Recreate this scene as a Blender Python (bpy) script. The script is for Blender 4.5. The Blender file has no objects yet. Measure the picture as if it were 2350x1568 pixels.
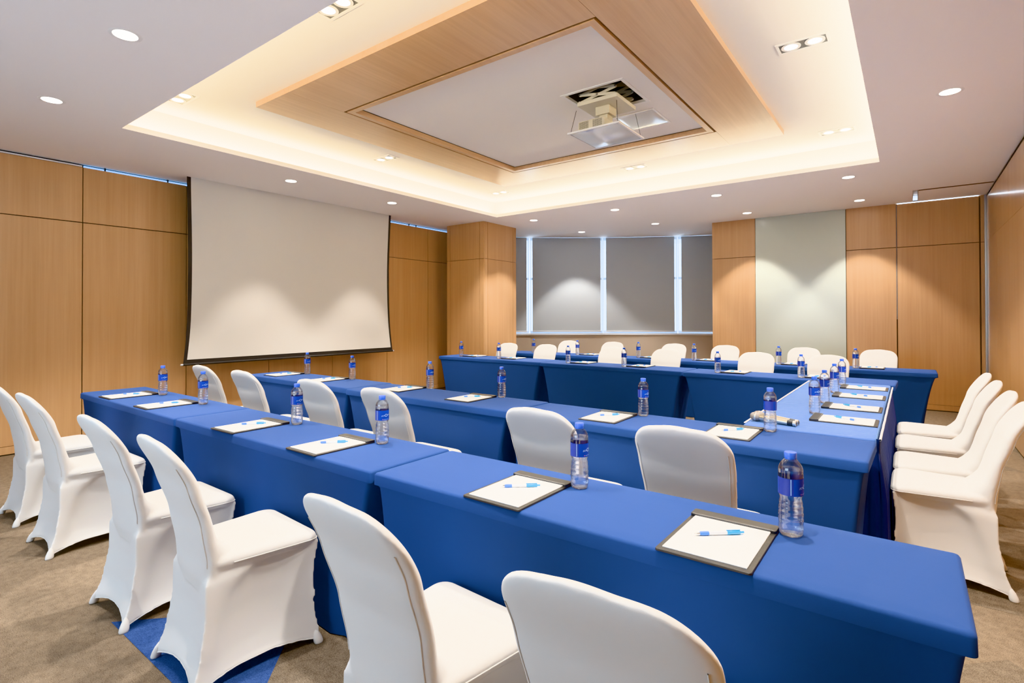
import bpy, bmesh, math, random
from mathutils import Vector, Matrix
random.seed(7)
PI = math.pi
C = bpy.context.scene.collection

# ------------------------------------------------------------------ materials
def nmat(name):
    m = bpy.data.materials.new(name); m.use_nodes = True
    nt = m.node_tree
    return m, nt, nt.nodes['Principled BSDF'], nt.nodes['Material Output']

def plain(name, col, rough=.5, metal=0., spec=.5, sheen=0., emit=None, es=0., bump=0., bscale=200., coat=0.):
    m, nt, b, o = nmat(name)
    b.inputs['Base Color'].default_value = (*col, 1)
    b.inputs['Roughness'].default_value = rough
    b.inputs['Metallic'].default_value = metal
    b.inputs['Specular IOR Level'].default_value = spec
    b.inputs['Sheen Weight'].default_value = sheen
    b.inputs['Coat Weight'].default_value = coat
    if emit:
        b.inputs['Emission Color'].default_value = (*emit, 1)
        b.inputs['Emission Strength'].default_value = es
    if bump:
        tc = nt.nodes.new('ShaderNodeTexCoord'); n = nt.nodes.new('ShaderNodeTexNoise')
        n.inputs['Scale'].default_value = bscale; n.inputs['Detail'].default_value = 3
        bp = nt.nodes.new('ShaderNodeBump'); bp.inputs['Strength'].default_value = bump
        bp.inputs['Distance'].default_value = .002
        nt.links.new(tc.outputs['Object'], n.inputs['Vector'])
        nt.links.new(n.outputs['Fac'], bp.inputs['Height'])
        nt.links.new(bp.outputs['Normal'], b.inputs['Normal'])
    return m

def emis(name, col, s):
    m, nt, b, o = nmat(name)
    e = nt.nodes.new('ShaderNodeEmission'); e.inputs['Color'].default_value = (*col, 1); e.inputs['Strength'].default_value = s
    nt.links.new(e.outputs[0], o.inputs['Surface']); nt.nodes.remove(b)
    return m

def wood(name, c1, c2, stretch, rough=.38, coat=.15):
    m, nt, b, o = nmat(name)
    tc = nt.nodes.new('ShaderNodeTexCoord')
    mp = nt.nodes.new('ShaderNodeMapping'); mp.inputs['Scale'].default_value = stretch
    n = nt.nodes.new('ShaderNodeTexNoise'); n.inputs['Scale'].default_value = 1; n.inputs['Detail'].default_value = 5; n.inputs['Roughness'].default_value = .6
    mp2 = nt.nodes.new('ShaderNodeMapping'); mp2.inputs['Scale'].default_value = tuple(s * .12 for s in stretch)
    n2 = nt.nodes.new('ShaderNodeTexNoise'); n2.inputs['Scale'].default_value = 1; n2.inputs['Detail'].default_value = 2
    mx = nt.nodes.new('ShaderNodeMath'); mx.operation = 'MULTIPLY_ADD'; mx.inputs[1].default_value = .55
    r = nt.nodes.new('ShaderNodeValToRGB')
    r.color_ramp.elements[0].position = .32; r.color_ramp.elements[0].color = (*c1, 1)
    r.color_ramp.elements[1].position = .78; r.color_ramp.elements[1].color = (*c2, 1)
    L = nt.links.new
    L(tc.outputs['Object'], mp.inputs['Vector']); L(tc.outputs['Object'], mp2.inputs['Vector'])
    L(mp.outputs[0], n.inputs['Vector']); L(mp2.outputs[0], n2.inputs['Vector'])
    ml = nt.nodes.new('ShaderNodeMath'); ml.operation = 'MULTIPLY'; ml.inputs[1].default_value = .5
    L(n2.outputs['Fac'], ml.inputs[0]); L(n.outputs['Fac'], mx.inputs[0]); L(ml.outputs[0], mx.inputs[2])
    L(mx.outputs[0], r.inputs[0]); L(r.outputs[0], b.inputs['Base Color'])
    b.inputs['Roughness'].default_value = rough; b.inputs['Coat Weight'].default_value = coat; b.inputs['Coat Roughness'].default_value = .3
    return m

def speckle(name, c1, c2, scale=260, bump=.6, rough=.95):
    m, nt, b, o = nmat(name)
    tc = nt.nodes.new('ShaderNodeTexCoord')
    n = nt.nodes.new('ShaderNodeTexNoise'); n.inputs['Scale'].default_value = scale; n.inputs['Detail'].default_value = 4; n.inputs['Roughness'].default_value = .75
    n3 = nt.nodes.new('ShaderNodeTexNoise'); n3.inputs['Scale'].default_value = scale * .12; n3.inputs['Detail'].default_value = 3
    ad = nt.nodes.new('ShaderNodeMath'); ad.operation = 'MULTIPLY_ADD'; ad.inputs[1].default_value = .25
    r = nt.nodes.new('ShaderNodeValToRGB')
    r.color_ramp.elements[0].position = .47; r.color_ramp.elements[0].color = (*c1, 1)
    r.color_ramp.elements[1].position = .78; r.color_ramp.elements[1].color = (*c2, 1)
    bp = nt.nodes.new('ShaderNodeBump'); bp.inputs['Strength'].default_value = bump; bp.inputs['Distance'].default_value = .004
    L = nt.links.new
    L(tc.outputs['Object'], n.inputs['Vector']); L(tc.outputs['Object'], n3.inputs['Vector'])
    L(n3.outputs['Fac'], ad.inputs[0]); L(n.outputs['Fac'], ad.inputs[2])
    L(ad.outputs[0], r.inputs[0]); L(r.outputs[0], b.inputs['Base Color'])
    L(n.outputs['Fac'], bp.inputs['Height']); L(bp.outputs['Normal'], b.inputs['Normal'])
    b.inputs['Roughness'].default_value = rough; b.inputs['Specular IOR Level'].default_value = .1
    return m

def cloth(name, col, rough=.85, sheen=.25, wr=.0, wscale=(3, 30, 3)):
    m, nt, b, o = nmat(name)
    b.inputs['Base Color'].default_value = (*col, 1); b.inputs['Roughness'].default_value = rough
    b.inputs['Specular IOR Level'].default_value = .15
    b.inputs['Sheen Weight'].default_value = sheen; b.inputs['Sheen Roughness'].default_value = .5
    b.inputs['Sheen Tint'].default_value = (*[min(1, c * 3 + .25) for c in col], 1)
    L = nt.links.new
    tc = nt.nodes.new('ShaderNodeTexCoord')
    n = nt.nodes.new('ShaderNodeTexNoise'); n.inputs['Scale'].default_value = 700; n.inputs['Detail'].default_value = 2
    bp = nt.nodes.new('ShaderNodeBump'); bp.inputs['Strength'].default_value = .15; bp.inputs['Distance'].default_value = .001
    L(tc.outputs['Object'], n.inputs['Vector']); L(n.outputs['Fac'], bp.inputs['Height'])
    mp = nt.nodes.new('ShaderNodeMapping'); mp.inputs['Scale'].default_value = wscale
    n2 = nt.nodes.new('ShaderNodeTexNoise'); n2.inputs['Scale'].default_value = 1; n2.inputs['Detail'].default_value = 3; n2.inputs['Distortion'].default_value = .4
    bp2 = nt.nodes.new('ShaderNodeBump'); bp2.inputs['Strength'].default_value = wr; bp2.inputs['Distance'].default_value = .012
    L(tc.outputs['Object'], mp.inputs['Vector']); L(mp.outputs[0], n2.inputs['Vector']); L(n2.outputs['Fac'], bp2.inputs['Height'])
    L(bp.outputs['Normal'], bp2.inputs['Normal']); L(bp2.outputs['Normal'], b.inputs['Normal'])
    return m

def clear(name, ior, mix, col=(1, 1, 1), rough=0.):
    """mix of refractive glass and straight-through transparency"""
    m, nt, b, o = nmat(name); nt.nodes.remove(b)
    g = nt.nodes.new('ShaderNodeBsdfGlass'); g.inputs['IOR'].default_value = ior; g.inputs['Roughness'].default_value = rough
    g.inputs['Color'].default_value = (*col, 1)
    t = nt.nodes.new('ShaderNodeBsdfTransparent'); mx = nt.nodes.new('ShaderNodeMixShader'); mx.inputs[0].default_value = mix
    nt.links.new(t.outputs[0], mx.inputs[1]); nt.links.new(g.outputs[0], mx.inputs[2]); nt.links.new(mx.outputs[0], o.inputs['Surface'])
    return m

def film(name, tint=(1, 1, 1), refl=1.0, rough=.03, base=.04):
    """thin clear plastic / glass pane: transparent with fresnel reflection"""
    m, nt, b, o = nmat(name); nt.nodes.remove(b)
    g = nt.nodes.new('ShaderNodeBsdfGlossy'); g.inputs['Roughness'].default_value = rough
    t = nt.nodes.new('ShaderNodeBsdfTransparent'); t.inputs['Color'].default_value = (*tint, 1)
    lw = nt.nodes.new('ShaderNodeLayerWeight'); lw.inputs['Blend'].default_value = .25
    ma = nt.nodes.new('ShaderNodeMath'); ma.operation = 'MULTIPLY_ADD'; ma.inputs[1].default_value = .55 * refl; ma.inputs[2].default_value = base; ma.use_clamp = True
    mx = nt.nodes.new('ShaderNodeMixShader')
    nt.links.new(lw.outputs['Fresnel'], ma.inputs[0]); nt.links.new(ma.outputs[0], mx.inputs[0])
    nt.links.new(t.outputs[0], mx.inputs[1]); nt.links.new(g.outputs[0], mx.inputs[2]); nt.links.new(mx.outputs[0], o.inputs['Surface'])
    return m

W1, W2 = (.50, .270, .120), (.635, .375, .190)
M = dict(
    wallwood=wood('wall wood', W1, W2, (34, 34, .9)),
    wallwood_r=wood('right wall wood', W1, W2, (34, 34, .9), rough=.16, coat=.6),
    ceilwood=wood('ceiling wood', (.48, .285, .155), (.66, .44, .27), (30, .9, 30), rough=.3, coat=.3),
    dark=plain('dark gap', (.02, .016, .014), .8),
    groove=plain('dark brown groove', (.12, .05, .018), .6),
    ceil=plain('ceiling paint', (.93, .90, .895), .9, spec=.2),
    ceilup=plain('recessed ceiling paint', (.86, .84, .81), .9, spec=.2),
    beige=plain('beige wall paint', (.50, .42, .34), .8),
    carpet=speckle('carpet brown', (.105, .074, .048), (.30, .225, .155)),
    carpet2=speckle('carpet dark brown', (.085, .063, .043), (.25, .195, .14)),
    carpet3=speckle('carpet blue', (.022, .046, .15), (.065, .12, .32)),
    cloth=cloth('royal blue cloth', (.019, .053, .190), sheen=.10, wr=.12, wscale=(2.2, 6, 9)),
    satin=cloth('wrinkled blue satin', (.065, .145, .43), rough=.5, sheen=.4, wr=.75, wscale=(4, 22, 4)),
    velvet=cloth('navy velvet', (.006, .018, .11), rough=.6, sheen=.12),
    white=cloth('white stretch cover', (.73, .71, .68), rough=.6, sheen=.2, wr=.10, wscale=(7, 7, 7)),
    hem=plain('white hem tape', (.85, .83, .85), .6),
    leather=plain('dark leather', (.03, .026, .024), .38, bump=.25, bscale=400),
    leather2=plain('taupe leather', (.026, .023, .021), .40, bump=.3, bscale=400),
    thread=plain('pale thread', (.55, .52, .48), .6),
    paper=plain('white paper', (.88, .88, .87), .7),
    penblue=plain('blue rubber', (.06, .22, .68), .35),
    pencyan=plain('translucent blue plastic', (.03, .30, .62), .15, coat=.5),
    penclear=plain('clear pen barrel', (.66, .68, .72), .12, coat=.6),
    chrome=plain('chrome', (.75, .75, .77), .16, metal=1),
    steel=plain('brushed steel', (.55, .54, .52), .3, metal=1),
    cap=plain('blue cap', (.05, .17, .85), .3, coat=.3),
    label=plain('blue bottle label', (.005, .045, .38), .45, spec=.3),
    labelb=plain('violet bottle label back', (.03, .05, .30), .45, spec=.3),
    logo=plain('pale blue print', (.38, .60, .95), .4),
    logor=plain('pink print', (.75, .25, .40), .4),
    pet=film('clear plastic bottle', (.97, .98, 1.0), 1.3, .03, .07),
    water=clear('water', 1.33, .45),
    micgold=plain('champagne metal', (.62, .56, .44), .25, metal=.9),
    micblack=plain('black plastic', (.02, .02, .022), .4),
    micgrille=plain('grey mesh grille', (.30, .27, .25), .55, metal=.5, bump=1., bscale=900),
    screen=plain('projection fabric', (.66, .63, .585), .9),
    black=plain('black border', (.018, .015, .014), .6),
    blind=plain('grey blind fabric', (.47, .52, .57), .9),
    rail=plain('white aluminium', (.72, .75, .80), .4),
    pane=film('window pane', (.95, .98, 1.0), .8, .02),
    gpanel=plain('pale green glass', (.54, .58, .51), .2, spec=.4),
    lens=emis('lamp lens', (1., .96, .90), 14),
    lens2=emis('spot lens', (1., .97, .93), 18),
    led=emis('blue led', (.22, .50, 1.), 1.5),
    ledw=emis('white led', (.75, .87, 1.), 5.0),
    ledcove=emis('cove led', (1., .84, .52), 6.),
    fixture=plain('white lamp trim', (.85, .84, .83), .5),
    cream=plain('cream metal', (.62, .57, .45), .45),
    glossw=plain('glossy white panel', (.62, .65, .70), .18, spec=.7, coat=.5),
    mirror=plain('polished white panel', (.70, .73, .78), .22, metal=.55),
)

# ------------------------------------------------------------------ helpers
def finish(name, bm, mats, parent=None, smooth=False, angle=None):
    me = bpy.data.meshes.new(name)
    bm.normal_update()
    bm.to_mesh(me); bm.free()
    for m in (mats if isinstance(mats, (list, tuple)) else [mats]):
        me.materials.append(m)
    if smooth:
        for p in me.polygons: p.use_smooth = True
        if angle is not None:
            me.set_sharp_from_angle(angle=math.radians(angle))
    o = bpy.data.objects.new(name, me); C.objects.link(o)
    if parent is not None: o.parent = parent
    return o

def box(bm, x0, x1, y0, y1, z0, z1, mi=0, bevel=0., seg=2):
    vs = [bm.verts.new((x, y, z)) for x in (x0, x1) for y in (y0, y1) for z in (z0, z1)]
    idx = [(0, 1, 3, 2), (4, 6, 7, 5), (0, 4, 5, 1), (2, 3, 7, 6), (0, 2, 6, 4), (1, 5, 7, 3)]
    fs = [bm.faces.new([vs[i] for i in f]) for f in idx]
    for f in fs: f.material_index = mi
    if bevel:
        es = list({e for f in fs for e in f.edges})
        r = bmesh.ops.bevel(bm, geom=es, offset=bevel, segments=seg, affect='EDGES', profile=.5)
        for f in r['faces']: f.material_index = mi
    return fs

def quad(bm, pts, mi=0):
    f = bm.faces.new([bm.verts.new(p) for p in pts]); f.material_index = mi; return f

def prism(bm, pts, z0, z1, mi=0):
    a = [bm.verts.new((p[0], p[1], z0)) for p in pts]; b = [bm.verts.new((p[0], p[1], z1)) for p in pts]
    n = len(pts)
    fs = [bm.faces.new(a[::-1]), bm.faces.new(b)]
    for i in range(n): fs.append(bm.faces.new([a[i], a[(i + 1) % n], b[(i + 1) % n], b[i]]))
    for f in fs: f.material_index = mi

def rod(bm, a, b, r0, r1=None, n=12, mi=0, caps=True):
    r1 = r0 if r1 is None else r1
    a, b = Vector(a), Vector(b); d = (b - a).normalized()
    u = d.orthogonal().normalized(); v = d.cross(u)
    ra = [bm.verts.new(a + r0 * (math.cos(2 * PI * i / n) * u + math.sin(2 * PI * i / n) * v)) for i in range(n)]
    rb = [bm.verts.new(b + r1 * (math.cos(2 * PI * i / n) * u + math.sin(2 * PI * i / n) * v)) for i in range(n)]
    for i in range(n):
        f = bm.faces.new([ra[i], ra[(i + 1) % n], rb[(i + 1) % n], rb[i]]); f.material_index = mi
    if caps:
        bm.faces.new(ra[::-1]).material_index = mi; bm.faces.new(rb).material_index = mi

def lathe(bm, prof, n=32, mi=0, cap0=True, cap1=True, mod=None, axis='z'):
    rings = []
    for k, (r, z) in enumerate(prof):
        ring = []
        for i in range(n):
            a = 2 * PI * i / n
            rr = r * (mod(a, z, k) if mod else 1)
            p = (rr * math.cos(a), rr * math.sin(a), z)
            if axis == 'x': p = (z, rr * math.cos(a), rr * math.sin(a))
            ring.append(bm.verts.new(p))
        rings.append(ring)
    for k in range(len(rings) - 1):
        for i in range(n):
            f = bm.faces.new([rings[k][i], rings[k][(i + 1) % n], rings[k + 1][(i + 1) % n], rings[k + 1][i]]); f.material_index = mi
    if cap0: bm.faces.new(rings[0][::-1]).material_index = mi
    if cap1: bm.faces.new(rings[-1]).material_index = mi
    return rings

def loft(bm, rings, mi=0, cap0=False, cap1=False):
    vr = [[bm.verts.new(p) for p in r] for r in rings]
    n = len(vr[0])
    for k in range(len(vr) - 1):
        for i in range(n):
            f = bm.faces.new([vr[k][i], vr[k][(i + 1) % n], vr[k + 1][(i + 1) % n], vr[k + 1][i]]); f.material_index = mi
    if cap0: bm.faces.new(vr[0][::-1]).material_index = mi
    if cap1: bm.faces.new(vr[-1]).material_index = mi
    return vr

def empty(name, loc=(0, 0, 0), rz=0.):
    o = bpy.data.objects.new(name, None); C.objects.link(o); o.empty_display_size = .05
    o.location = loc; o.rotation_euler = (0, 0, rz); return o

def tag(o, label, cat, group=None):
    o['label'] = label; o['category'] = cat
    if group: o['group'] = group
    return o

def struct(o, label=None):
    o['kind'] = 'structure'
    if label: o['label'] = label
    return o

def copy_tree(o, parent=None):
    c = o.copy(); C.objects.link(c)
    if parent is not None: c.parent = parent
    for ch in list(o.children): copy_tree(ch, c)
    return c

class Stamp:
    """first use moves the prototype itself, later uses copy it with its parts"""
    def __init__(s, proto): s.p = proto; s.n = 0
    def __call__(s, loc, rz, label, group=None):
        o = s.p if s.n == 0 else copy_tree(s.p)
        s.n += 1
        o.location = loc; o.rotation_euler = (0, 0, rz); o['label'] = label
        if group: o['group'] = group
        elif 'group' in o: del o['group']
        return o

# ------------------------------------------------------------------ setting
CZ, UZ = 3.0, 3.28
TX0, TX1, TY0, TY1 = -5.47, -.245, 1.665, 6.90      # recessed tray in the ceiling
NY = -2.6

# floor
bm = bmesh.new()
quad(bm, [(-7.6, NY, 0), (1.1, NY, 0), (1.1, 11.9, 0), (-7.6, 11.9, 0)])
floor = finish('floor', bm, M['carpet']); struct(floor)
bm = bmesh.new()
tri = [((-2.85, .835), (-1.70, .835), (-2.275, 1.41))]
quad(bm, [(-2.85, .835, .0015), (-1.72, .80, .0015), (-2.28, 1.41, .0015)][::1] if False else [(-2.85, .835, .0015), (-1.70, .83, .0015), (-1.99, 1.12, .0015), (-2.28, 1.41, .0015)])
for t in [((-2.3, 4.1), (-1.2, 4.1), (-1.75, 4.65))]:
    quad(bm, [(p[0], p[1], .0015) for p in t]) if len(t) == 4 else bm.faces.new([bm.verts.new((p[0], p[1], .0015)) for p in t])
inl = finish('carpet_inlay', bm, M['carpet3'], floor)
bm = bmesh.new()
for t in [((-2.07, 1.2), (-1.49, .62), (-2.65, .62), (-2.86, .835), (-1.70, .835)), ]:
    pass
for x in range(-7, 2):
    for y in range(-2, 10):
        if random.random() < .42:
            s = 1 if random.random() < .5 else -1
            cx, cy = x * 1.0 + .3, y * 1.0 + .3
            if -3.4 < cx < -1.2 and .2 < cy < 1.9: continue
            bm.faces.new([bm.verts.new((cx - .55, cy, .0008)), bm.verts.new((cx + .55, cy, .0008)), bm.verts.new((cx, cy + .55 * s, .0008))][::s])
# darker patch under and beside the blue one
bm.faces.new([bm.verts.new(p) for p in [(-2.28, 1.41, .0008), (-1.70, .83, .0008), (-1.1, 1.41, .0008)]])
inl2 = finish('carpet_inlay', bm, M['carpet2'], floor)

# lower ceiling ring
bm = bmesh.new()
X0, X1, Y0, Y1 = -7.6, 1.1, NY, 11.9
def slab(x0, x1, y0, y1): box(bm, x0, x1, y0, y1, CZ, CZ + .02)
slab(X0, TX0, Y0, Y1); slab(TX1, X1, Y0, 8.76); slab(TX0, TX1, Y0, TY0); slab(TX0, TX1, TY1, Y1)
slab(TX1, .045, 8.76, Y1); slab(.11, X1, 8.80, Y1)
slab(.045, .11, 9.62, Y1)
ceil = finish('ceiling', bm, M['ceil']); struct(ceil)
# dark metal track let into the ceiling, leading to the folding partition
bm = bmesh.new()
box(bm, .045, .845, 8.76, 8.80, CZ + .012, CZ + .05)
box(bm, .11, .845, 8.757, 8.762, CZ - .003, CZ + .01)
box(bm, .11, .845, 8.798, 8.803, CZ - .003, CZ + .01)
finish('partition_track', bm, M['groove'], ceil)
bm = bmesh.new()
box(bm, .045, .052, 8.76, 9.62, CZ - .002, CZ + .05)
box(bm, .103, .110, 8.80, 9.62, CZ - .002, CZ + .05)
finish('partition_channel', bm, M['steel'], ceil)
bm = bmesh.new()
box(bm, .052, .103, 8.80, 9.62, CZ + .05, CZ + .055)
finish('channel_back', bm, M['glossw'], ceil)
# fascia lip, cove shelf and cove wall
bm = bmesh.new()
d, lip = .15, .046
for (x0, x1, y0, y1) in ((TX0 - .02, TX0, TY0 - .02, TY1 + .02), (TX1, TX1 + .02, TY0 - .02, TY1 + .02), (TX0, TX1, TY0 - .02, TY0), (TX0, TX1, TY1, TY1 + .02)):
    box(bm, x0, x1, y0, y1, CZ + .0202, CZ + lip)
for (x0, x1, y0, y1) in ((TX0 - d - .02, TX0 - d, TY0 - d - .02, TY1 + d + .02), (TX1 + d, TX1 + d + .02, TY0 - d - .02, TY1 + d + .02),
                         (TX0 - d, TX1 + d, TY0 - d - .02, TY0 - d), (TX0 - d, TX1 + d, TY1 + d, TY1 + d + .02)):
    box(bm, x0, x1, y0, y1, CZ + .02, UZ)
cove = finish('trim_1', bm, M['ceilup']); struct(cove)
# upper ceiling with the hatch hole
bm = bmesh.new()
HX0, HX1, HY0, HY1 = -2.40, -1.87, 3.99, 4.51
ux0, ux1, uy0, uy1 = TX0 - d - .02, TX1 + d + .02, TY0 - d - .02, TY1 + d + .02
for (x0, x1, y0, y1) in ((ux0, HX0, uy0, uy1), (HX1, ux1, uy0, uy1), (HX0, HX1, uy0, HY0), (HX0, HX1, HY1, uy1)):
    box(bm, x0, x1, y0, y1, UZ, UZ + .02)
up = finish('ceiling_recess', bm, M['ceilup']); struct(up)
bm = bmesh.new()
for (x0, x1, y0, y1) in ((HX0 - .01, HX0, HY0, HY1), (HX1, HX1 + .01, HY0, HY1), (HX0, HX1, HY0 - .01, HY0), (HX0, HX1, HY1, HY1 + .01), (HX0, HX1, HY0, HY1)):
    box(bm, x0, x1, y0, y1, UZ + (.5 if (x0, y0, x1, y1) == (HX0, HY0, HX1, HY1) else .021), UZ + .52)
finish('hatch_shaft', bm, M['dark'], up)

# LED strips lying in the cove (real strips plus the light they give)
def area(name, loc, size, sizey, rot, power, col, parent=None):
    l = bpy.data.lights.new(name, 'AREA'); l.shape = 'RECTANGLE'; l.size = size; l.size_y = sizey; l.energy = power; l.color = col
    o = bpy.data.objects.new(name, l); C.objects.link(o); o.location = loc; o.rotation_euler = rot
    if parent: o.parent = parent
    return o
cx, cy = (TX0 + TX1) / 2, (TY0 + TY1) / 2
bm = bmesh.new()
for (x0, x1, y0, y1) in ((TX0 - .10, TX0 - .08, TY0, TY1), (TX1 + .08, TX1 + .10, TY0, TY1), (TX0, TX1, TY0 - .10, TY0 - .08), (TX0, TX1, TY1 + .08, TY1 + .10)):
    box(bm, x0, x1, y0, y1, CZ + .021, CZ + .03)
finish('led_strip', bm, M['ledcove'], cove)
LW, LWW = (1., .86, .60), (1., .80, .46)
z = CZ + .045
area('cove_light', (TX0 - .075, cy, z), .05, TY1 - TY0, (PI, math.radians(-18), 0), 46, LWW, cove)
area('cove_light', (TX1 + .075, cy, z), .05, TY1 - TY0, (PI, math.radians(18), 0), 38, (1., .90, .70), cove)
area('cove_light', (cx, TY0 - .075, z), TX1 - TX0, .05, (PI + math.radians(-18), 0, 0), 30, LWW, cove)
area('cove_light', (cx, TY1 + .075, z), TX1 - TX0, .05, (PI + math.radians(18), 0, 0), 44, (1., .88, .62), cove)

# hanging wooden frame
FX0, FX1, FY0, FY1, FZ = -4.67, -1.03, 2.43, 6.10, 3.232
GX0, GX1, GY0, GY1 = -4.14, -1.56, 2.97, 5.58
g = .002
bm = bmesh.new()
for (x0, x1, y0, y1) in ((FX0, GX0, FY0, FY1), (GX1, FX1, FY0, FY1), (GX0 + g, GX1 - g, FY0, GY0), (GX0 + g, GX1 - g, GY1, FY1)):
    box(bm, x0, x1, y0, y1, FZ, UZ)
fr = finish('ceiling_frame', bm, M['ceilwood'])
tag(fr, 'large square wooden frame with wide flat boards hung under the recessed ceiling', 'ceiling frame')
bm = bmesh.new()
a, b_ = .022, .075
def ring(bm, i0, i1, z0, z1):
    for (x0, x1, y0, y1) in ((GX0 + i0, GX0 + i1, GY0 + i0, GY1 - i0), (GX1 - i1, GX1 - i0, GY0 + i0, GY1 - i0),
                             (GX0 + i1, GX1 - i1, GY0 + i0, GY0 + i1), (GX0 + i1, GX1 - i1, GY1 - i1, GY1 - i0)):
        box(bm, x0, x1, y0, y1, z0, z1)
ring(bm, 0, a, FZ + .022, UZ)
finish('groove', bm, M['groove'], fr)
bm = bmesh.new(); ring(bm, a, b_, FZ - .002, UZ)
finish('inner_moulding', bm, M['ceilwood'], fr)
bm = bmesh.new(); ring(bm, b_, b_ + .006, UZ - .004, UZ - .0005)
finish('shadow_gap', bm, M['dark'], fr)

# ---- left wall (behind the projection screen)
XL = -7.10
def panel_wall(bm, axis, pos, out, cuts, zc, t=.03, gap=.009, ztop=2.965, zbot=.05):
    """bevelled boards standing on a plane; axis 'x' = plane of constant x"""
    for i in range(len(cuts) - 1):
        for j in range(len(zc) - 1):
            a0, a1 = cuts[i] + gap / 2, cuts[i + 1] - gap / 2
            z0, z1 = zc[j] + (gap / 2 if j else 0), zc[j + 1] - (gap / 2 if j < len(zc) - 2 else 0)
            p0, p1 = sorted((pos, pos - out * t))
            if axis == 'x': box(bm, p0, p1, a0, a1, z0, z1)
            else: box(bm, a0, a1, p0, p1, z0, z1)
bm = bmesh.new()
cl = [NY, -2.2, -1.2, -.2, .79, 1.81, 2.833, 3.883, 4.896, 5.96, 6.918, 7.95, 8.6]
panel_wall(bm, 'x', XL, 1, cl, [.09, 2.372, 2.967])
w = finish('wall_left', bm, M['wallwood']); struct(w)
bm = bmesh.new(); box(bm, XL - .06, XL - .031, NY, 8.9, 0, CZ + .06)
finish('wall_backing', bm, M['dark'], w)
bm = bmesh.new(); box(bm, XL - .03, XL + .004, NY, 8.6, .012, .086)
bl = finish('baseboard_left', bm, M['wallwood']); struct(bl)
bm = bmesh.new(); box(bm, XL - .03, XL + .012, NY, 1.80, 2.969, 2.982)
finish('top_trim', bm, M['fixture'], w)
bm = bmesh.new(); box(bm, XL - .029, XL - .012, 1.82, 7.9, 2.970, 2.986)
for k in range(2, 8):
    pass
led = finish('blue_light_strip', bm, M['led']); tag(led, 'thin glowing blue light strip in the gap above the left wooden wall', 'light strip')
bm = bmesh.new()
for yy in (2.0, 2.62, 6.45, 6.62): box(bm, XL - .03, XL + .004, yy, yy + .012, 2.967, 2.998)
box(bm, XL - .012, XL + .002, 1.82, 7.9, 2.989, 2.993)
finish('strip_clip', bm, M['dark'], led)

# ---- column
bm = bmesh.new()
kx0, kx1, ky0, ky1 = -6.745, -5.87, 7.05, 7.99
panel_wall(bm, 'y', ky0, -1, [kx0, kx0 + .08, kx1 - .095, kx1], [0, 2.357, CZ], t=.02, gap=.007)
panel_wall(bm, 'x', kx1, 1, [ky0 + .021, ky0 + .10, ky1 - .10, ky1], [0, 2.357, CZ], t=.02, gap=.007)
panel_wall(bm, 'x', kx0, -1, [ky0 + .021, ky1], [0, 2.357, CZ], t=.02, gap=.004)
w = finish('column', bm, M['wallwood']); struct(w, 'square wood panelled column')
bm = bmesh.new(); box(bm, kx0 + .021, kx1 - .021, ky0 + .021, ky1, 0, CZ); finish('column_core', bm, M['groove'], w)

# ---- back wall
YB = 9.65
bm = bmesh.new()
panel_wall(bm, 'y', YB, -1, [-2.79, -2.076], [.0, 2.357, CZ])
panel_wall(bm, 'y', YB, -1, [-.777, -.146], [.09, 2.357, CZ])
panel_wall(bm, 'y', YB, -1, [-.140, .776], [.09, 2.355, 2.991])
panel_wall(bm, 'y', YB, -1, [.784, .86], [.09, 2.355, CZ])
w = finish('wall_back', bm, M['wallwood']); struct(w)
bm = bmesh.new(); box(bm, -2.78, 1.0, YB + .031, YB + .1, 0, CZ); finish('wall_backing', bm, M['groove'], w)
bm = bmesh.new(); box(bm, -2.79, -2.76, YB + .03, 11.6, 0, CZ); box(bm, -2.79, -2.0, YB + .1, YB + .13, 0, CZ)
w2 = finish('wall_bay', bm, M['wallwood']); struct(w2)
bm = bmesh.new(); box(bm, -.775, .86, YB - .004, YB + .03, .012, .086); struct(finish('baseboard_back', bm, M['wallwood']))
bm = bmesh.new(); box(bm, -.135, .77, YB + .004, YB + .03, 2.9925, 2.9995)
led2 = finish('door_light_strip', bm, M['ledw']); tag(led2, 'thin bright white light strip above the wooden panel at the right end of the back wall', 'light strip')
bm = bmesh.new(); box(bm, -.1445, -.1415, YB - .002, YB + .02, 1.3, 2.98); finish('painted_side_glow', bm, M['rail'], led2)  # pale unlit strip, its colour standing in for a vertical line of light
bm = bmesh.new(); box(bm, -2.073, -.780, YB - .012, YB + .02, .0, CZ - .001, bevel=.002)
gp = finish('glass_panel', bm, M['gpanel']); tag(gp, 'tall pale green back-painted glass panel between wooden panels on the back wall', 'glass panel')

# ---- right wall: folding partition
XR = .845
bm = bmesh.new()
cr = [NY, -2.0, -.8, .4, 1.6, 2.8, 4.0, 5.2, 6.4, 7.62, 8.60, 9.54]
for i in range(len(cr) - 1):
    a0, a1 = cr[i] + .002, cr[i + 1] - .002
    box(bm, XR, XR + .03, a0, a1, .03, 2.360); box(bm, XR, XR + .03, a0, a1, 2.363, 2.955)
w = finish('wall_right', bm, M['wallwood_r']); struct(w)
bm = bmesh.new(); box(bm, XR + .031, XR + .06, NY, YB, 0, CZ); box(bm, XR + .012, XR + .03, NY, 9.6, 2.957, CZ); finish('wall_backing', bm, M['dark'], w)
bm = bmesh.new(); box(bm, XR + .0, XR + .012, NY, 9.6, 2.985, CZ - .0005); finish('partition_rail', bm, M['steel'], w)
bm = bmesh.new(); box(bm, XR - .02, XR, 9.60, YB - .004, 0, 2.99); box(bm, XR - .005, XR + .0, 9.555, 9.575, 0, 2.99)
finish('jamb_channel', bm, M['steel'], w)

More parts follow.
